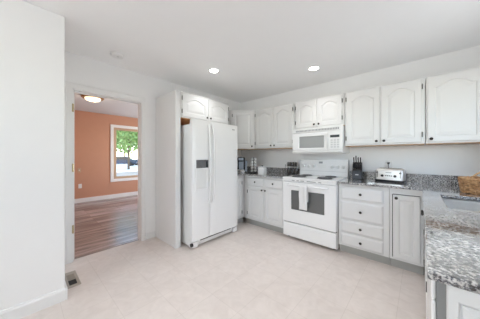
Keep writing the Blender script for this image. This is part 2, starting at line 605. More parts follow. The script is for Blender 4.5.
wall_cabinet('white two-door arched wall cabinet between the corner cabinet and the microwave', .637, 1.470, ZB, ZT,
             [(.665, 1.058, 'R', 'L'), (1.068, 1.440, 'L', 'R')])
wall_cabinet('short white two-door wall cabinet directly above the microwave', 1.474, 2.226, 1.668, ZT,
             [(1.500, 1.838, 'R', 'L'), (1.848, 2.195, 'L', 'R')], rise=.045)
wall_cabinet('tall white two-door arched wall cabinet above the toaster and knife block', 2.230, 3.046, ZB, ZT,
             [(2.252, 2.628, 'R', 'L'), (2.646, 3.020, 'L', 'R')], rise=.06)
wall_cabinet('white arched wall cabinet above the wicker basket, rightmost of the upper cabinets', 3.050, 3.655, ZB, ZT,
             [(3.066, 3.480, 'L', 'R')], rise=.06)

# diagonal corner wall cabinet
t = thing('corner_wall_cabinet', 'white diagonal corner wall cabinet above the coffee maker', 'cabinet', (.2, -.2, ZB))
MB().prism([(.002, -.002), (.634, -.002), (.634, -.311), (.311, -.634), (.002, -.634)], XY, ZB + .006, ZT).build('body', M['cab'], t, bevel=.002)
MB().prism([(.004, -.004), (.632, -.004), (.632, -.309), (.309, -.632), (.004, -.632)], XY, ZB, ZB + .0055).build('bottom_panel', M['rawwood'], t, label='unpainted wood underside')
q = .0195 / math.sqrt(2)
dl = .323 * math.sqrt(2)
m0 = at(.311 + q, -.634 - q, ZB + .022, 45) @ Matrix.Translation((.028, 0, 0))
door(t, m0, dl - .056, ZT - ZB - .042, .0, (dl - .056 - .03, .032), 'L')

# cabinet over the refrigerator with its full-height side panel
t = thing('refrigerator_cabinet', 'white two-door arched cabinet with tall side panel enclosing the refrigerator', 'cabinet', (.3, -1.9, 0))
MB().box(.002, .572, -1.964, -1.945, 0, ZT).box(.572, .592, -1.964, -1.890, 0, ZT).build('side_panel', M['cab'], t, bevel=.0015)
MB().box(.002, .572, -1.944, -.985, 1.770, ZT).box(.572, .591, -1.889, -.985, 1.770, ZT).build('body', M['cab'], t, bevel=.0015)
MB().box(.004, .570, -1.942, -.987, 1.764, 1.7695).build('bottom_panel', M['stained'], t, label='orange wood underside')
for y0, y1, k, g in ((-1.872, -1.428, 'R', 'L'), (-1.420, -1.000, 'L', 'R')):
    w = y1 - y0
    door(t, at(.611, y0, 1.782, 90), w, .318, .05, ((.03 if k == 'L' else w - .03), .032), g, hz=(.07, .25))
MB().box(.592, .606, -1.895, -.980, ZT - .014, ZT + .004).build('top_moulding', M['cab'], t, bevel=.003)

# ------------------------------------------------------------------ base cabinets
CZ = .888      # underside of the stone
def base(label, x0, x1, fronts, left_kick=0, right_kick=0):
    t = thing('base_cabinet', label, 'cabinet', ((x0 + x1) / 2, -.02, 0))
    MB().box(x0 + .001, x1 - .001, -.590, -.004, .105, CZ - .001).build('body', M['cab'], t, bevel=.0015)
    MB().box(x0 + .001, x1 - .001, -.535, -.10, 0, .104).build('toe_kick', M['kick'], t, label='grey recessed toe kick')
    for f in fronts:
        if f[0] == 'drawer':
            drawer(t, at(f[1], -.6095, f[3]), f[2] - f[1], f[4] - f[3])
        else:
            w = f[2] - f[1]
            door(t, at(f[1], -.6095, f[3]), w, f[4] - f[3], 0, ((.03 if f[5] == 'L' else w - .03), f[4] - f[3] - .032), f[6], .05)
    return t

base('white two-door two-drawer base cabinet on the left of the range', .612, 1.445,
     [('drawer', .705, 1.058, .715, .855), ('drawer', 1.068, 1.425, .715, .855),
      ('door', .705, 1.058, .135, .690, 'R', 'L'), ('door', 1.068, 1.425, .135, .690, 'L', None)])
base('white base cabinet with a stack of four drawers right of the range', 2.226, 2.752,
     [('drawer', 2.255, 2.700, .698, .852), ('drawer', 2.255, 2.700, .452, .672), ('drawer', 2.255, 2.700, .284, .428), ('drawer', 2.255, 2.700, .124, .262)])
base('narrow white base cabinet with one door beside the four drawers', 2.754, 3.034,
     [('door', 2.785, 3.008, .135, .815, 'L', None)])
MB().box(2.7775, 2.7835, -.5925, -.5905, .13, .82).box(2.7835, 3.008, -.5925, -.5905, .8155, .822).build('door_gap', M['black'], bpy.data.objects['base_cabinet.002'], label='dark gap along the door')
# base along the wall of the doorway, turning the corner behind the refrigerator
t = thing('corner_base_cabinet', 'narrow white corner base cabinet between the refrigerator and the two-door base cabinet', 'cabinet', (.3, -.5, 0))
MB().box(.004, .590, -.945, -.004, .105, CZ - .001).build('body', M['cab'], t, bevel=.0015)
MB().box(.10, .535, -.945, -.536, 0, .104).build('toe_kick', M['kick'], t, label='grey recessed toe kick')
door(t, at(.6095, -.925, .135, 90), .270, .700, 0, None, 'R', .05)

# sink run: base with doors, dishwasher, end panel
t = thing('sink_base_cabinet', 'white sink base cabinet under the speckled granite, facing the kitchen', 'cabinet', (3.3, -1.3, 0))
MB().box(3.058, 3.655, -1.795, -.615, .105, .655).box(3.058, 3.078, -1.795, -.615, .655, CZ - .001).box(3.60, 3.655, -1.795, -.615, .655, CZ - .001).build('body', M['cab'], t)
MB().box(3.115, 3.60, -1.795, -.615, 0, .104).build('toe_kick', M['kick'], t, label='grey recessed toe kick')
for y1, k, g in ((-.70, None, 'L'), (-1.245, None, 'R')):
    door(t, at(3.038, y1, .135, -90), .535, .70, 0, ((.505 if g == 'L' else .03), .66), g, .055, hz=(.06, .355))
t = thing('dishwasher', 'white dishwasher at the near end of the sink counter', 'dishwasher', (3.3, -2.1, 0))
MB().box(3.047, 3.64, -2.395, -1.80, .10, CZ - .002).build('body', M['dwgrey'], t, bevel=.003, label='mid-grey side')  # one even mid-grey, darker than the white front and end panel
MB().box(3.035, 3.0465, -2.398, -1.80, .115, .745).build('door', M['appl'], t, bevel=.006)
cp = MB().box(3.035, 3.0465, -2.398, -1.80, .750, CZ - .004).build('control_panel', M['appl'], t, bevel=.006)
MB().box(3.028, 3.0348, -2.25, -1.95, .775, .80).build('handle', M['plast'], cp, bevel=.002)
MB().box(3.115, 3.60, -2.395, -1.80, 0, .098).build('kick_plate', M['applside'], t)
t = thing('end_panel', 'white panelled end board closing the near end of the sink counter', 'panel', (3.36, -2.53, 0))
MB().box(3.062, 3.655, -2.545, -2.525, 0, CZ - .001).box(3.10, 3.655, -2.524, -2.40, 0, CZ - .001).build('board', M['cab'], t)
fr = MB()
fr.cells([3.062, 3.084, 3.60, 3.655], [0, .11, .845, CZ - .001], lambda i, j: not (i == 1 and j == 1), -2.556, -2.5455, XZ)
fr.build('frame', M['cab'], t, bevel=.003)
MB().rings([[(x, y, z) for x, z in ((3.0845 + d, .1105 + d), (3.5995 - d, .1105 + d), (3.5995 - d, .8445 - d), (3.0845 + d, .8445 - d))] for d, y in ((.006, -2.5455), (.006, -2.548), (.03, -2.554))]).build('raised_panel', M['cab'], t)

# ------------------------------------------------------------------ countertops
SZ0, SZ1 = CZ, .914
t = thing('countertop', 'speckled grey granite countertop in the corner left of the range', 'countertop', (.5, -.3, SZ0))
MB().cells([.003, .635, 1.448], [-.955, -.635, -.003], lambda i, j: j == 1 or i == 0, SZ0, SZ1, XY).build('slab', M['granite'], t, bevel=.005)
MB().cells([.003, .023, 1.448], [-.955, -.023, -.003], lambda i, j: j == 1 or i == 0, SZ1 + .0005, 1.012, XY).build('backsplash', M['granite'], t, bevel=.003)
t = thing('countertop', 'long speckled grey granite countertop running from the range round to the sink', 'countertop', (3.0, -.3, SZ0))
SX0, SX1, SY0, SY1 = 3.135, 3.53, -1.545, -.955
MB().cells([2.222, 3.022, SX0, SX1, 3.657], [-2.566, SY0, SY1, -.635, -.003],
           lambda i, j: (j == 3) or (i >= 1 and not (i == 2 and j == 1)), SZ0, SZ1, XY).build('slab', M['granite'], t, bevel=.005)
MB().cells([2.222, 3.637, 3.657], [-2.575, -.023, -.003], lambda i, j: j == 1 or i == 1, SZ1 + .0005, 1.014, XY).build('backsplash', M['granite'], t, bevel=.003)

# sink
t = thing('sink', 'stainless steel undermount sink set in the granite counter', 'sink', ((SX0 + SX1) / 2, (SY0 + SY1) / 2, .69))
def rect(x0, x1, y0, y1, z, r=.04, n=5):
    L = []
    for cx, cy, a0 in ((x1 - r, y1 - r, 0), (x0 + r, y1 - r, 90), (x0 + r, y0 + r, 180), (x1 - r, y0 + r, 270)):
        for i in range(n + 1):
            a = math.radians(a0 + 90 * i / n)
            L.append((cx + r * math.cos(a), cy + r * math.sin(a), z))
    return L
e = .006
MB().rings([rect(SX0 - .025, SX1 + .025, SY0 - .025, SY1 + .025, .8785), rect(SX0 - .025, SX1 + .025, SY0 - .025, SY1 + .025, .8812), rect(SX0 - e, SX1 + e, SY0 - e, SY1 + e, .8812),
            rect(SX0 - e, SX1 + e, SY0 - e, SY1 + e, .72), rect(SX0 + .02, SX1 - .02, SY0 + .02, SY1 - .02, .695),
            rect(SX0 + .02, SX1 - .02, SY0 + .02, SY1 - .02, .690), rect(SX0 - .009, SX1 + .009, SY0 - .009, SY1 + .009, .715), rect(SX0 - .009, SX1 + .009, SY0 - .009, SY1 + .009, .8785)], False, False).build('basin', M['steel'], t, smooth=40)
MB().rings([rect(SX0 + .03, SX1 - .03, SY0 + .03, SY1 - .03, .6955), rect(SX0 + .03, SX1 - .03, SY0 + .03, SY1 - .03, .6975)]).build('basin_floor', M['steel'], t)
MB().lathe([(.042, .698), (.042, .701), (.030, .702), (.012, .699)], ((SX0 + SX1) / 2, (SY0 + SY1) / 2, 0), 20).build('drain', M['chrome'], t, smooth=40)

# ------------------------------------------------------------------ refrigerator
t = thing('refrigerator', 'white side-by-side refrigerator with ice dispenser standing in the cabinet enclosure', 'refrigerator', (.4, -1.4, 0))
FY0, FY1, FS = -1.838, -.965, -1.540
MB().box(.04, .735, FY0 + .004, FY1 - .004, .03, 1.668).build('body', M['applside'], t, bevel=.006)
def fdoor(name, y0, y1):
    n = 10
    poly = [(.740, y0), (.740, y1)]
    for i in range(n + 1):
        u = i / n
        y = y1 + (y0 - y1) * u
        edge = min(u, 1 - u) * abs(y1 - y0)
        xx = .800 - .012 * max(0, 1 - edge / .02) ** 2 + .004 * math.sin(PI * u)
        poly.append((xx, y))
    return MB().prism(poly, XY, .105, 1.726).build(name, M['appl'], t, smooth=35)
fz = fdoor('freezer_door', FY0, FS - .003)
fd = fdoor('refrigerator_door', FS + .003, FY1)
for d, y in ((fz, FS - .035), (fd, FS + .035)):
    pts = []
    for i in range(21):
        u = i / 20
        pts.append((.806 + .045 * math.sin(PI * u) ** .6, y, .58 + 1.10 * u))
    h = MB()
    h.tube(pts, [.0125 + .002 * abs(2 * i / 20 - 1) for i in range(21)], 10)
    h.box(.799, .812, y - .012, y + .012, .57, .61).box(.799, .812, y - .012, y + .012, 1.65, 1.69)
    h.build('handle', M['appl'], d, smooth=60)
# dispenser: surround, dark control panel, pale recess, drip tray
DA, DB = -1.800, -1.585
MB().cells([DA, DA + .022, DB - .022, DB], [.775, .80, 1.06, 1.20], lambda i, j: not (i == 1 and j == 1), .802, .812, YZ).build('dispenser_frame', M['appl'], fz, bevel=.003)
MB().box(.8125, .8155, DA + .010, DB - .002, 1.075, 1.185).build('dispenser_panel', M['panelgrey'], fz, bevel=.001, label='dark grey control panel')
MB().box(.8158, .817, DB - .045, DB - .015, 1.085, 1.165).build('dispenser_screen', M['display'], fz)
MB().box(.8030, .8042, DA + .022, DB - .022, .80, 1.06).build('dispenser_recess', M['plast'], fz)
MB().box(.8045, .8105, DA + .09, DA + .125, .93, 1.055).build('dispenser_lever', M['plast'], fz, bevel=.003)
MB().box(.8045, .812, DA + .025, DB - .025, .802, .815).build('drip_tray', M['plast'], fz, bevel=.002)
MB().box(.8015, .8032, -1.105, -1.045, 1.648, 1.662).build('logo', M['grey'], fd, label='small grey maker badge')
gb = MB().box(.700, .772, FY0 + .10, FY1 - .10, .03, .095)
gb.build('base_grille', M['applside'], t, bevel=.004)
MB().box(.772, .7735, FY0 + .14, FY1 - .14, .078, .090).build('grille_slot', M['black'], t)
for y in (FY0 + .05, FY1 - .05):
    MB().box(.700, .790, y - .045, y + .045, .012, .085).build('foot_cover', M['appl'], t, bevel=.01)
MB().lathe([(.024, -.012), (.024, .012)], (.782, FY0 - .003, .062), 14, 'y').build('caster', M['dark'], t, label='black front caster')
for y in (FY0 + .08, FY1 - .08):
    MB().box(.12, .16, y - .03, y + .03, 0, .031).build('foot', M['dark'], t)
    MB().box(.66, .70, y - .03, y + .03, 0, .031).build('foot', M['dark'], t)
for y in (FY0 + .05, FY1 - .05):
    MB().box(.69, .79, y - .025, y + .025, 1.6685, 1.690).build('hinge_cover', M['plast'], t, bevel=.006)

# ------------------------------------------------------------------ microwave
t = thing('microwave', 'white over-the-range microwave mounted under the short wall cabinet', 'microwave', (1.85, -.01, 1.275))
MX0, MX1 = 1.478, 2.222
MB().box(MX0, MX1, -.375, -.004, 1.285, 1.662).build('body', M['appl'], t, bevel=.005)
MB().prism([(-.375, 1.275), (-.402, 1.300), (-.398, 1.325), (-.375, 1.325)], lambda u, v, w: (w, u, v), MX0, MX1).box(MX0 + .01, MX1 - .01, -.374, -.02, 1.275, 1.2845).build('bottom_trim', M['plast'], t, bevel=.003)
md = MB().cells([MX0, 1.592, 1.975, 2.030], [1.327, 1.362, 1.537, 1.592], lambda i, j: not (i == 1 and j == 1), -.404, -.376, XZ).build('door', M['appl'], t, bevel=.005)
MB().box(1.590, 1.977, -.392, -.388, 1.360, 1.539).build('door_window', M['mesh'], md, label='grey meshed door window')
MB().box(1.998, 2.018, -.424, -.4045, 1.35, 1.57).build('handle', M['plast'], md, bevel=.006)
mp_ = MB().box(2.034, MX1, -.404, -.376, 1.327, 1.592).build('control_panel', M['plast'], t, bevel=.004)
MB().box(2.062, 2.185, -.4062, -.4045, 1.500, 1.535).build('display', M['display'], mp_, label='dark display')
for r_ in range(4):
    for c_ in range(3):
        x = 2.068 + c_ * .042; z = 1.462 - r_ * .032
        MB().box(x, x + .030, -.4058, -.4045, z - .011, z + .011).build('key', M['greypl'], mp_)
g = MB().box(MX0, MX1, -.398, -.376, 1.597, 1.662)
g.build('vent_grille', M['plast'], t, bevel=.004)
sl = MB()
for i in range(30):
    x = MX0 + .06 + i * .0215
    sl.box(x, x + .015, -.3995, -.3985, 1.612, 1.640)
sl.build('vent_slots', M['grey'], t)

# ------------------------------------------------------------------ range
t = thing('range', 'white electric coil range standing between the base cabinets', 'stove', (1.835, -.35, 0))
RX0, RX1 = 1.453, 2.217
MB().box(RX0, RX1, -.612, -.03, .03, .902).build('body', M['appl'], t, bevel=.003)
MB().box(RX0, RX1, -.672, -.03, .9025, .922).build('cooktop', M['appl'], t, bevel=.007)
for i, (x, y, r) in enumerate(((1.650, -.500, .098), (1.655, -.235, .076), (2.025, -.505, .098), (2.020, -.235, .076))):
    dp = MB().lathe([(r + .016, .9225), (r + .018, .9265), (r + .010, .927), (r - .01, .9235), (.02, .9230)], (x, y, 0), 32).build('drip_pan', M['drip'], t, smooth=50, label='chrome drip pan')
    n = int(3.6 * 28)
    pts = []
    for k in range(n + 1):
        a = 2 * PI * k / 28
        rr = .018 + (r - .022) * k / n
        pts.append((x + rr * math.cos(a), y + rr * math.sin(a), .932))
    MB().tube(pts, .0068, 6).build('coil', M['coil'], dp, smooth=60, label='dark electric coil')
# backguard with badge and dials
bgd = MB().prism([(-.095, .9225), (-.029, .9225), (-.029, 1.178), (-.058, 1.186), (-.074, 1.176)], lambda u, v, w: (w, u, v), RX0 + .004, RX1 - .004).build('backguard', M['appl'], t, bevel=.004)
BM = Matrix.Translation((0, -.0885, .9225)) @ Matrix.Rotation(math.atan2(.021, .2535), 4, 'X').inverted()
def bgface(mb_fn):
    m = MB(Matrix.Translation((0, -.095, .9225)) @ Matrix.Rotation(-math.atan2(.021, .2535), 4, 'X'))
    mb_fn(m)
    return m
bgface(lambda m: m.box(RX0 + .02, RX1 - .02, -.0025, -.0005, .070, .075)).build('trim_line', M['greypl'], bgd)
bgface(lambda m: m.box(1.782, 1.842, -.003, -.0005, .195, .226)).build('badge', M['grey'], bgd, label='small grey badge')
bgface(lambda m: m.box(1.775, 1.90, -.002, -.0005, .125, .185)).build('clock_panel', M['plast'], bgd)
for x in (1.53, 1.61, 1.70, 1.985, 2.065, 2.145):
    bgface(lambda m: m.lathe([(.030, .0005), (.030, .006), (.022, .010), (.020, .026), (.016, .028)], (x, 0, .150), 20, 'y')).build('control_knob', M['plast'], bgd, smooth=40)
# front strip with vent slots, oven door, drawer
cs_ = MB().box(RX0 + .001, RX1 - .001, -.655, -.613, .862, .9015).build('front_strip', M['appl'], t, bevel=.004)
for a, b in ((1.60, 1.645), (1.675, 1.715), (1.735, 1.79), (1.83, 1.955), (1.99, 2.03)):
    MB().box(a, b, -.6566, -.6552, .874, .884).build('vent_slot', M['grey'], cs_)
WX0, WX1, WZ0, WZ1 = 1.590, 2.070, .453, .735
od = MB().cells([RX0 + .003, WX0, WX1, RX1 - .003], [.262, WZ0, WZ1, .856], lambda i, j: not (i == 1 and j == 1), -.660, -.614, XZ).build('oven_door', M['appl'], t, bevel=.005)
MB().box(WX0 - .002, WX1 + .002, -.652, -.646, WZ0 - .002, WZ1 + .002).build('door_window', M['ovenglass'], od, label='dark glass oven window')
hz_ = .815
hd = MB()
hd.tube([(RX0 + .10, -.665, hz_), (RX0 + .10, -.700, hz_), (RX0 + .13, -.708, hz_), (RX1 - .13, -.708, hz_), (RX1 - .10, -.700, hz_), (RX1 - .10, -.665, hz_)], .0125, 10)
hd.build('handle', M['appl'], od, smooth=60)
dr = MB().box(RX0 + .003, RX1 - .003, -.655, -.614, .045, .248).build('drawer', M['appl'], t, bevel=.007)
MB().box(RX0 + .12, RX1 - .12, -.662, -.6555, .195, .215).build('drawer_pull', M['appl'], dr, bevel=.003)
MB().box(RX0 + .002, RX1 - .002, -.625, -.613, .249, .261).build('drawer_gap', M['black'], t)
for x in (RX0 + .05, RX1 - .05):
    for y in (-.55, -.10):
        MB().lathe([(.020, 0), (.020, .01), (.012, .012), (.012, .031)], (x, y, 0), 10).build('foot', M['dark'], t)

# towel folded over the oven handle
tw = MB()
prof = []
zt_, yo = hz_ + .0165, .0165
front, back = [], []
for k in range(15):
    z = .492 + (zt_ - .016 - .492) * k / 14
    front.append((-.708 - .0165, z))
arc = [(-.708 - .0165 * math.cos(PI * i / 8), hz_ + .0165 * math.sin(PI * i / 8)) for i in range(1, 8)]
for k in range(10):
    z = hz_ - (hz_ - .60) * k / 9
    back.append((-.708 + .0165, z))
path = front + arc + back
nx = 16
outer_v, inner_v = [], []
for j, (y, z) in enumerate(path):
    ro, ri = [], []
    for i in range(nx + 1):
        u = i / nx
        x = 1.752 + .112 * u + .003 * math.sin(j * .5)
        drop = max(0, (hz_ - z)) if j < len(front) else 0
        wv = .004 * math.sin(u * 9 + 1) * min(1, drop / .1)
        fold = -.006 * math.exp(-((u - .52) / .05) ** 2) * min(1, drop / .05)
        yy = y - (wv + .002) * (1 if j < len(front) else 0) - fold
        ro.append((x, yy - (.0035 if j < len(front) else 0), z))
    outer_v.append([tw.v(p) for p in ro])
for a, b in zip(outer_v, outer_v[1:]):
    for i in range(nx):
        tw.f([a[i], a[i + 1], b[i + 1], b[i]])
towel = tw.build('dish_towel', M['cloth'], loc=(1.81, -.708, .49), smooth=60)
sd = towel.modifiers.new('thickness', 'SOLIDIFY'); sd.thickness = .0035; sd.offset = 0
tag(towel, 'white dish towel folded over the oven door handle', 'towel')

# ------------------------------------------------------------------ things on the right counter
CT = SZ1 + .0005
# knife block
bx, by = 2.345, -.135
t = thing('knife_block', 'black knife block standing right of the range', 'knife block', (bx, by, CT), math.radians(8), local=True)
MB().prism([(-.085, 0), (.085, 0), (.085, .205), (.030, .235), (-.045, .125), (-.085, .125)], lambda u, v, w: (w, u, v), -.058, .058).build('block', M['dark'], t, bevel=.004)
MB().box(-.052, .052, -.092, -.0855, .012, .112).build('front_panel', M['slate'], t, bevel=.002)
MB().box(-.02, .02, -.0932, -.0922, .058, .072).build('badge', M['greypl'], t)
def knife(label, lx, ly, lz, ln, group, tilt=-28):
    c, s_ = math.cos(math.radians(8)), math.sin(math.radians(8))
    o = thing('kitchen_knife', label, 'knife', (bx + c * lx - s_ * ly, by + s_ * lx + c * ly, CT + lz), math.radians(8), group, local=True)
    R_ = Matrix.Rotation(math.radians(-tilt), 4, 'X')
    m = MB(R_)
    m.rings([[(x * k, y * k2, z) for x, y in ((-.007, -.011), (.007, -.011), (.007, .011), (-.007, .011))] for k, k2, z in ((.9, .9, .006), (1, 1, .02), (.9, .8, ln * .5), (1.05, 1.1, ln * .9), (.8, .8, ln))])
    m.build('handle', M['dark'], o, smooth=40, bevel=.001)
    MB(R_).box(-.0015, .0015, -.011, .011, 0.002, .0058).build('bolster', M['steel'], o)
    for zz in (.3, .6):
        MB(R_).lathe([(.0022, -.0078), (.0022, .0078)], (0, 0, ln * zz), 8, 'x').build('rivet', M['steel'], o)
kl = 'black-handled kitchen knife in the upper row of the knife block'
for i in range(4):
    knife(kl, -.040 + i * .0265, .002 + (.008 if i % 2 else 0), .2035 + (.009 if i % 2 else 0), .115 - .012 * (i == 3) + .012 * (i == 1), 'large knives in the knife block')
ks = 'small black-handled steak knife in the lower row of the knife block'
for i in range(5):
    knife(ks, -.042 + i * .021, -.034, .146, .078, 'steak knives in the knife block')

# toaster
t = thing('toaster', 'wide brushed steel four-slice toaster on the granite counter', 'toaster', (2.725, -.195, CT), math.radians(-9), local=True)
def rrect(hx, hy, z, r, n=5):
    return rect(-hx, hx, -hy, hy, z, r, n)
MB().rings([rrect(.150, .075, .0, .03), rrect(.153, .078, .006, .03), rrect(.153, .078, .024, .03)]).build('base', M['dark'], t, smooth=40, label='black plastic base')
MB().rings([rrect(.148, .073, .0245, .03), rrect(.148, .073, .130, .03), rrect(.143, .068, .152, .03), rrect(.130, .055, .164, .03), rrect(.12, .045, .166, .03)]).build('shell', M['steel'], t, smooth=40)
for y in (-.022, .022):
    MB().box(-.115, .115, y - .012, y + .012, .1662, .1672).build('slot', M['black'], t)
for x, s1 in ((-.118, -1), (.118, 1)):
    MB().box(x - .0022, x + .0022, -.0755, -.0735, .055, .135).build('lever_slot', M['black'], t)
    MB().box(x - .010, x + .010, -.092, -.0757, .108, .120).build('lever', M['dark'], t, bevel=.003)
for x in (-.066, .066):
    m = MB(); m.lathe([(.015, .0735), (.015, .084), (.012, .088)], (x, 0, .075), 16, 'y')
    m.build('browning_knob', M['dark'], t, smooth=40)
for x in (-.03, -.01, .01, .03):
    MB().box(x - .007, x + .007, -.0765, -.0735, .071, .082).build('button', M['dark'], t, bevel=.001)
MB().box(-.03, .03, -.0745, -.0733, .112, .120).build('logo', M['grey'], t)

# outlet with the toaster plug
def outlet(name, label, Mx, loc, deg):
    t = thing(name, label, 'outlet', loc, math.radians(deg), local=True)
    MB().box(-.036, .036, -.006, -.0005, -.058, .058).build('cover_plate', M['plast'], t, bevel=.003)
    for z in (.021, -.021):
        r = MB().rings([[(x, y, z + zz) for x, zz in ((-.015, -.013), (.015, -.013), (.017, 0), (.015, .013), (-.015, .013), (-.017, 0))] for y in (-.0062, -.008)]).build('receptacle', M['plast'], t)
        for x in (-.006, .006):
            MB().box(x - .001, x + .001, -.0085, -.0081, z - .003, z + .005).build('slot', M['black'], r)
    MB().lathe([(.003, .0062), (.003, .0075)], (0, 0, 0), 8, 'y').build('screw', M['chrome'], t)
    return t
outlet('outlet', 'white wall outlet above the toaster with a black plug in it', None, (2.690, 0, 1.120), 0)
pg = MB()
pg.rings([[(2.690 + x, y, 1.141 + z) for x, z in ((-.014 * k, -.013 * k), (.014 * k, -.013 * k), (.014 * k, .013 * k), (-.014 * k, .013 * k))] for k, y in ((1, -.0088), (1.05, -.022), (.7, -.036))])
pg.tube([(2.690, -.034, 1.137), (2.690, -.045, 1.120), (2.695, -.052, 1.06), (2.705, -.060, 1.0), (2.715, -.072, .950), (2.72, -.095, .925), (2.722, -.112, .922)], .0035, 8)
tag(pg.build('power_plug', M['dark'], loc=(2.690, -.009, 1.141), smooth=40), 'black power plug and cord in the outlet above the toaster', 'plug')

# wicker basket
bcx, bcy = 3.450, -.665
t = thing('wicker_basket', 'round woven brown wicker basket in the counter corner by the sink', 'basket', (bcx, bcy, CT), local=True)
m = MB()
nr = 7
for k in range(nr):
    z = .010 + k * .0165
    R0 = .162 + .014 * k / (nr - 1)
    for ph in (0, 1):
        pts = []
        for i in range(96):
            a = 2 * PI * i / 96
            rr = R0 + .008 * math.cos(12 * a + PI * (k + ph))
            pts.append((rr * math.cos(a), rr * math.sin(a), z + .003 * math.sin(12 * a + PI * k)))
        m.tube(pts, .0085, 6, True)
m.build('weave', M['wicker'], t, smooth=60)
m = MB()
for i in range(24):
    a = 2 * PI * (i + .5) / 24
    m.tube([(.158 * math.cos(a), .158 * math.sin(a), .004), (.169 * math.cos(a), .169 * math.sin(a), .06), (.176 * math.cos(a), .176 * math.sin(a), .118)], .005, 6)
m.build('stakes', M['wicker'], t, smooth=60)
MB().lathe([(.150, .002), (.155, .006), (.150, .012)], (0, 0, 0), 32).build('base', M['wicker'], t)
m = MB()
for ph in (0, PI):
    pts = []
    for i in range(96):
        a = 2 * PI * i / 96
        pts.append(((.178 + .006 * math.cos(16 * a + ph)) * math.cos(a), (.178 + .006 * math.cos(16 * a + ph)) * math.sin(a), .123 + .006 * math.sin(16 * a + ph)))
    m.tube(pts, .008, 6, True)
m.build('rim', M['wicker'], t, smooth=60)
for sgn in (-1, 1):
    pts = []
    for i in range(15):
        u = i / 14
        a = math.radians(95 if sgn > 0 else -85) + math.radians(44) * (u - .5)
        pts.append((.181 * math.cos(a), .181 * math.sin(a), .124 + .05 * math.sin(PI * u)))
    MB().tube(pts, .008, 8).build('handle', M['wicker'], t, smooth=60)

# ------------------------------------------------------------------ things on the left counter
# coffee maker
t = thing('coffee_maker', 'black and steel pod coffee maker in the counter corner beside the refrigerator', 'coffee maker', (.400, -.440, CT), math.radians(38), local=True)
MB().rings([rrect(.075, .135, 0, .02), rrect(.078, .138, .004, .02), rrect(.078, .138, .045, .02), rrect(.070, .130, .052, .02)]).build('base', M['chrome'], t, smooth=40, label='silver base')
MB().box(-.074, .074, .0, .132, .0525, .250).build('tower', M['dark'], t, bevel=.012)
MB().box(-.045, .045, -.022, -.0005, .0605, .215).build('front_panel', M['bluegrey'], t, bevel=.004)
MB().rings([rrect(.070, .10, .232, .03), rrect(.074, .105, .25, .03), rrect(.072, .10, .285, .03), rrect(.055, .08, .300, .03)]).build('brew_head', M['dark'], t, smooth=40)
MB().box(-.045, .045, -.109, -.1045, .240, .285).build('head_trim', M['bluegrey'], t, bevel=.004)
MB().box(-.055, .055, -.128, -.02, .0525, .060).build('drip_tray', M['steel'], t, bevel=.002)
wt = MB().box(.0765, .112, -.03, .125, .02, .235).build('water_tank', M['bluegrey'], t, bevel=.008)
MB().box(-.010, .010, -.06, .02, .3005, .314).build('lid_handle', M['bluegrey'], t, bevel=.004)

# pod carousel with white pods
pcx, pcy = .640, -.360
t = thing('pod_carousel', 'black wire carousel holding stacked white coffee pods beside the coffee maker', 'pod holder', (pcx, pcy, CT), math.radians(45), local=True)
MB().lathe([(.080, 0), (.082, .006), (.080, .016), (.02, .0165)], (0, 0, 0), 28).build('base', M['dark'], t, smooth=40)
MB().lathe([(.008, .016), (.008, .29), (.014, .296), (.012, .306), (.004, .309)], (0, 0, 0), 14).build('post', M['chrome'], t, smooth=40)
angs = [-90 - 36, -90 + 36, 90 - 36, 90 + 36]
for a in angs:
    a = math.radians(a)
    m = MB()
    for s_ in (-.024, .024):
        px, py = .040 * math.cos(a) - s_ * math.sin(a), .040 * math.sin(a) + s_ * math.cos(a)
        m.tube([(px * .4, py * .4, .02), (px, py, .022), (px, py, .285), (px * .4, py * .4, .287)], .002, 6)
    m.build('wire_rail', M['dark'], t, smooth=60)
pod0 = None
for a in angs[:2]:
    for k in range(5):
        aw = math.radians(a) + math.radians(45)
        loc = (pcx + .036 * math.cos(aw), pcy + .036 * math.sin(aw), CT + .047 + k * .053)
        rz = aw + PI / 2
        lab = 'white-lidded coffee pod standing in the black pod carousel'
        if pod0 is None:
            pod0 = thing('coffee_pod', lab, 'coffee pod', loc, rz, 'coffee pods in the carousel', local=True)
            m = MB(); m.lathe([(.012, -.012), (.0175, -.010), (.0215, .026)], (0, 0, 0), 18, 'y'); m.build('cup', M['podcup'], pod0, smooth=40)
            m = MB(); m.lathe([(.0222, .0262), (.0222, .028), (.018, .0284)], (0, 0, 0), 18, 'y'); m.build('lid', M['podcup'], pod0, smooth=40)
        else:
            dup(pod0, loc, rz, lab)

# small white countertop box with dark lid knob
t = thing('canister', 'small square white canister with a dark lid knob on the left counter', 'canister', (.945, -.490, CT), math.radians(6), local=True)
MB().rings([rrect(.056, .055, 0, .012), rrect(.058, .057, .006, .012), rrect(.058, .057, .118, .012)]).build('body', M['plast'], t, smooth=40)
MB().rings([rrect(.059, .058, .1185, .012), rrect(.059, .058, .130, .012), rrect(.050, .048, .136, .012)]).build('lid', M['greypl'], t, smooth=40)
MB().lathe([(.012, .1362), (.010, .146), (.018, .152), (.014, .160), (.003, .162)], (0, 0, 0), 16).build('knob', M['dark'], t, smooth=40, label='dark lid knob')

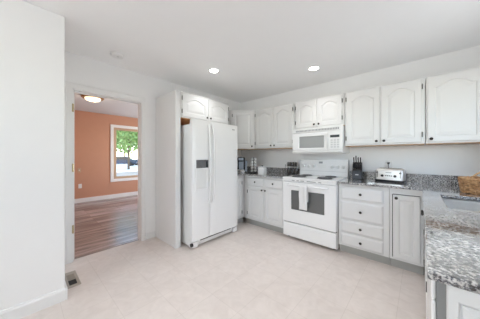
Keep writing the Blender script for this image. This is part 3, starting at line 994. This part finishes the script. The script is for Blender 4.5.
# two-tier wire rack of jars
rx, ry = 1.322, -.115
t = thing('wire_rack', 'two-tier black wire rack of jars left of the range', 'rack', (rx, ry, CT), local=True)
def shelf(z):
    m = MB()
    m.tube([(-.105, -.05, z), (.105, -.05, z), (.105, .05, z), (-.105, .05, z)], .003, 6, True)
    for i in range(9):
        x = -.095 + i * .02375
        m.tube([(x, -.05, z), (x, .05, z)], .0016, 5)
    return m
shelf(.012).build('lower_shelf', M['dark'], t)
shelf(.136).build('upper_shelf', M['greypl'], t, label='pale upper shelf')
for x in (-.105, .105):
    for y in (-.05, .05):
        MB().tube([(x, y, 0), (x, y, .175)], .0035, 6).build('post', M['dark'], t)
for z in (.035, .160):
    MB().tube([(-.105, -.053, z), (.105, -.053, z)], .002, 6).build('rail', M['dark'], t)
def jar(label, x, z, h, r, group, lidm, first=[None]):
    o = thing('spice_jar', label, 'jar', (rx + x, ry, CT + z), 0, group, local=True)
    MB().lathe([(r * .9, 0), (r, .004), (r, h * .72), (r * .8, h * .80), (r * .8, h * .84)], (0, 0, 0), 18).build('jar_body', M['jar'], o, smooth=40)
    MB().lathe([(r * .86, h * .842), (r * .88, h * .85), (r * .88, h * .98), (r * .8, h)], (0, 0, 0), 18).build('lid', lidm, o, smooth=40)
for i in range(4):
    jar('dark glass jar with a steel lid on the upper shelf of the wire rack', -.075 + i * .05, .139, .088, .0215, 'jars on the upper rack shelf', M['steel'])
for i in range(4):
    jar('dark glass jar with a black lid on the lower shelf of the wire rack', -.075 + i * .05, .015, .100, .0205, 'jars on the lower rack shelf', M['dark'])

# ------------------------------------------------------------------ ceiling fittings
def downlight(label, x, y, power=9, cone=1.9):
    t = thing('recessed_ceiling_light', label, 'ceiling light', (x, y, H - .001), local=True)
    m = MB()
    m.rings([[(r * math.cos(2 * PI * i / 28), r * math.sin(2 * PI * i / 28), z) for i in range(28)] for r, z in ((.060, -.001), (.062, -.006), (.078, -.005), (.080, 0), (.060, 0))], False, False)
    m.build('trim_ring', M['trim'], t, smooth=40)
    MB().lathe([(.058, -.0025), (.045, -.005), (.01, -.006)], (0, 0, 0), 28).build('lens', M['lens'], t, smooth=60, label='glowing lens')
    light('lamp_of_ceiling_light', 'SPOT', (x, y, H - .03), (0, 0, 0), power, (.985, .99, 1), spot_size=cone, spot_blend=.9, shadow_soft_size=.06)
downlight('glowing round recessed ceiling light above the refrigerator', .863, -1.527)
downlight('glowing round recessed ceiling light above the range', 1.930, -.655)
downlight('added recessed fill light, out of view, over the middle of the kitchen', 2.30, -2.25, 36, 1.85)  # fitting put in out of view so its beam bounces off the floor
downlight('added recessed fill light, out of view, behind the camera', 2.40, -4.80, 14, 2.2)  # unseen fitting, added to fill the room from behind
t = thing('smoke_detector', 'small round white smoke detector on the ceiling near the doorway', 'smoke detector', (.362, -2.585, H - .0005), local=True)
MB().lathe([(.070, 0), (.070, -.012), (.062, -.030), (.035, -.036), (.004, -.037)], (0, 0, 0), 28).build('housing', M['plast'], t, smooth=40)
MB().lathe([(.012, -.0365), (.010, -.0395)], (.02, .0, 0), 12).build('test_button', M['greypl'], t)

t = thing('flush_ceiling_light', 'glowing frosted bowl ceiling light with bronze rim beyond the doorway', 'ceiling light', (-1.87, -2.385, H - .0005), local=True)
MB().lathe([(.150, 0), (.185, -.012), (.192, -.034), (.176, -.046), (.135, -.040)], (0, 0, 0), 32).build('rim', M['oil'], t, smooth=40, label='bronze rim')
MB().lathe([(.134, -.041), (.132, -.060), (.110, -.085), (.065, -.100), (.015, -.105)], (0, 0, 0), 32).build('glass_bowl', M['bowl'], t, smooth=60, label='glowing frosted glass bowl')
MB().lathe([(.010, -.1055), (.014, -.110), (.006, -.120), (.001, -.122)], (0, 0, 0), 12).build('finial', M['oil'], t, smooth=40)
light('lamp_of_bowl_light', 'POINT', (-1.87, -2.385, H - .2), (0, 0, 0), 2, (1, .88, .72), shadow_soft_size=.12)

# floor register beside the near wall
t = thing('floor_register', 'tan metal floor register in the tiles beside the near left wall', 'vent', (.42, -3.008, .0005), local=True)
MB().cells([-.165, -.10, .125, .165], [-.052, -.030, .030, .052], lambda i, j: not (i == 1 and j == 1), 0, .007, XY).build('frame', M['vent'], t, bevel=.003)
MB().box(-.10, .125, -.030, .030, 0, .001).build('duct_opening', M['black'], t)
for i in range(9):
    x = -.092 + i * .013
    MB().box(x, x + .007, -.0305, .0305, .0012, .006).build('louver', M['vent'], t)

# side room: outlet and switch on the terracotta wall
outlet('outlet', 'white wall outlet low on the terracotta wall beyond the doorway', None, (-3.66, -2.313, .44), 90)
t = thing('light_switch', 'beige light switch on the terracotta wall beyond the doorway', 'switch', (-3.66, -2.33, .86), math.radians(90), local=True)
MB().box(-.036, .036, -.006, -.0005, -.058, .058).build('cover_plate', M['sash'], t, bevel=.003)
MB().box(-.008, .008, -.011, -.0062, -.016, .016).build('rocker', M['plast'], t, bevel=.002)

# ------------------------------------------------------------------ beyond the window
def tree(label, x, y, h, r, mat, n, seed):
    rnd = random.Random(seed)
    t = thing('tree', label, 'tree', (x, y, -.25), local=True)
    MB().tube([(0, 0, 0), (.05, .03, h * .35), (-.03, .06, h * .75)], [.12, .09, .04], 10).build('trunk', M['bark'], t, smooth=60)
    m = MB()
    for i in range(n):
        a = rnd.uniform(0, 2 * PI); b = math.acos(rnd.uniform(-1, 1)); k = r * rnd.uniform(.35, 1) 
        c = Vector((k * math.cos(a) * math.sin(b), k * math.sin(a) * math.sin(b), h * .62 + .95 * k * math.cos(b)))
        u = Vector((rnd.uniform(-1, 1), rnd.uniform(-1, 1), rnd.uniform(-1, 1))).normalized()
        w = u.orthogonal().normalized()
        s_ = rnd.uniform(.09, .16) * r * .55
        m.f([m.v(c - u * s_), m.v(c - w * s_ * .5 - u.cross(w) * s_ * .12), m.v(c + u * s_), m.v(c + w * s_ * .5 + u.cross(w) * s_ * .12)])
    m.build('crown', mat, t)
tree('pale green leafy tree nearest beyond the side room window', -21.0, 4.6, 8.0, 3.2, M['leaf2'], 2200, 1)
tree('mid green tree standing right of the nearest tree outside the window', -25.0, 9.6, 8.5, 3.4, M['leaf'], 2200, 2)
tree('dark green tree standing behind the parked car outside the window', -38.0, 9.5, 10.5, 5.0, M['leaf'], 2600, 3)
tree('distant broad green tree at the right side of the window view', -44.0, 18.5, 11.0, 5.5, M['leaf2'], 2600, 4)

def car(label, x, y, deg, paint):
    t = thing('car', label, 'car', (x, y, -.25), math.radians(deg), local=True)
    prof = [(-2.1, .35), (-2.1, .75), (-1.9, .85), (-1.3, .92), (-.7, 1.38), (.7, 1.40), (1.4, .98), (2.0, .90), (2.12, .6), (2.1, .35)]
    MB().prism(prof, lambda u, v, w: (u, w, v), -.85, .85).build('car_body', paint, t, bevel=.06, seg=3)
    for sy in (-.852, .852):
        MB().prism([(-1.15, .95), (-.66, 1.31), (.66, 1.33), (1.25, .97)], lambda u, v, w: (u, w, v), sy - .004, sy + .004).build('side_window', M['carglass'], t)
    for x in (-1.3, 1.3):
        for y in (-.78, .78):
            m = MB(); m.lathe([(.33, -.10), (.33, .10)], (x, y, .33), 20, 'y'); m.build('wheel', M['tyre'], t, smooth=40)
car('dark blue car parked under the trees outside the window', -30.0, 6.6, 60, M['carpaint'])
car('silver grey car parked right of the dark blue car outside the window', -31.0, 10.6, 60, M['bluegrey'])
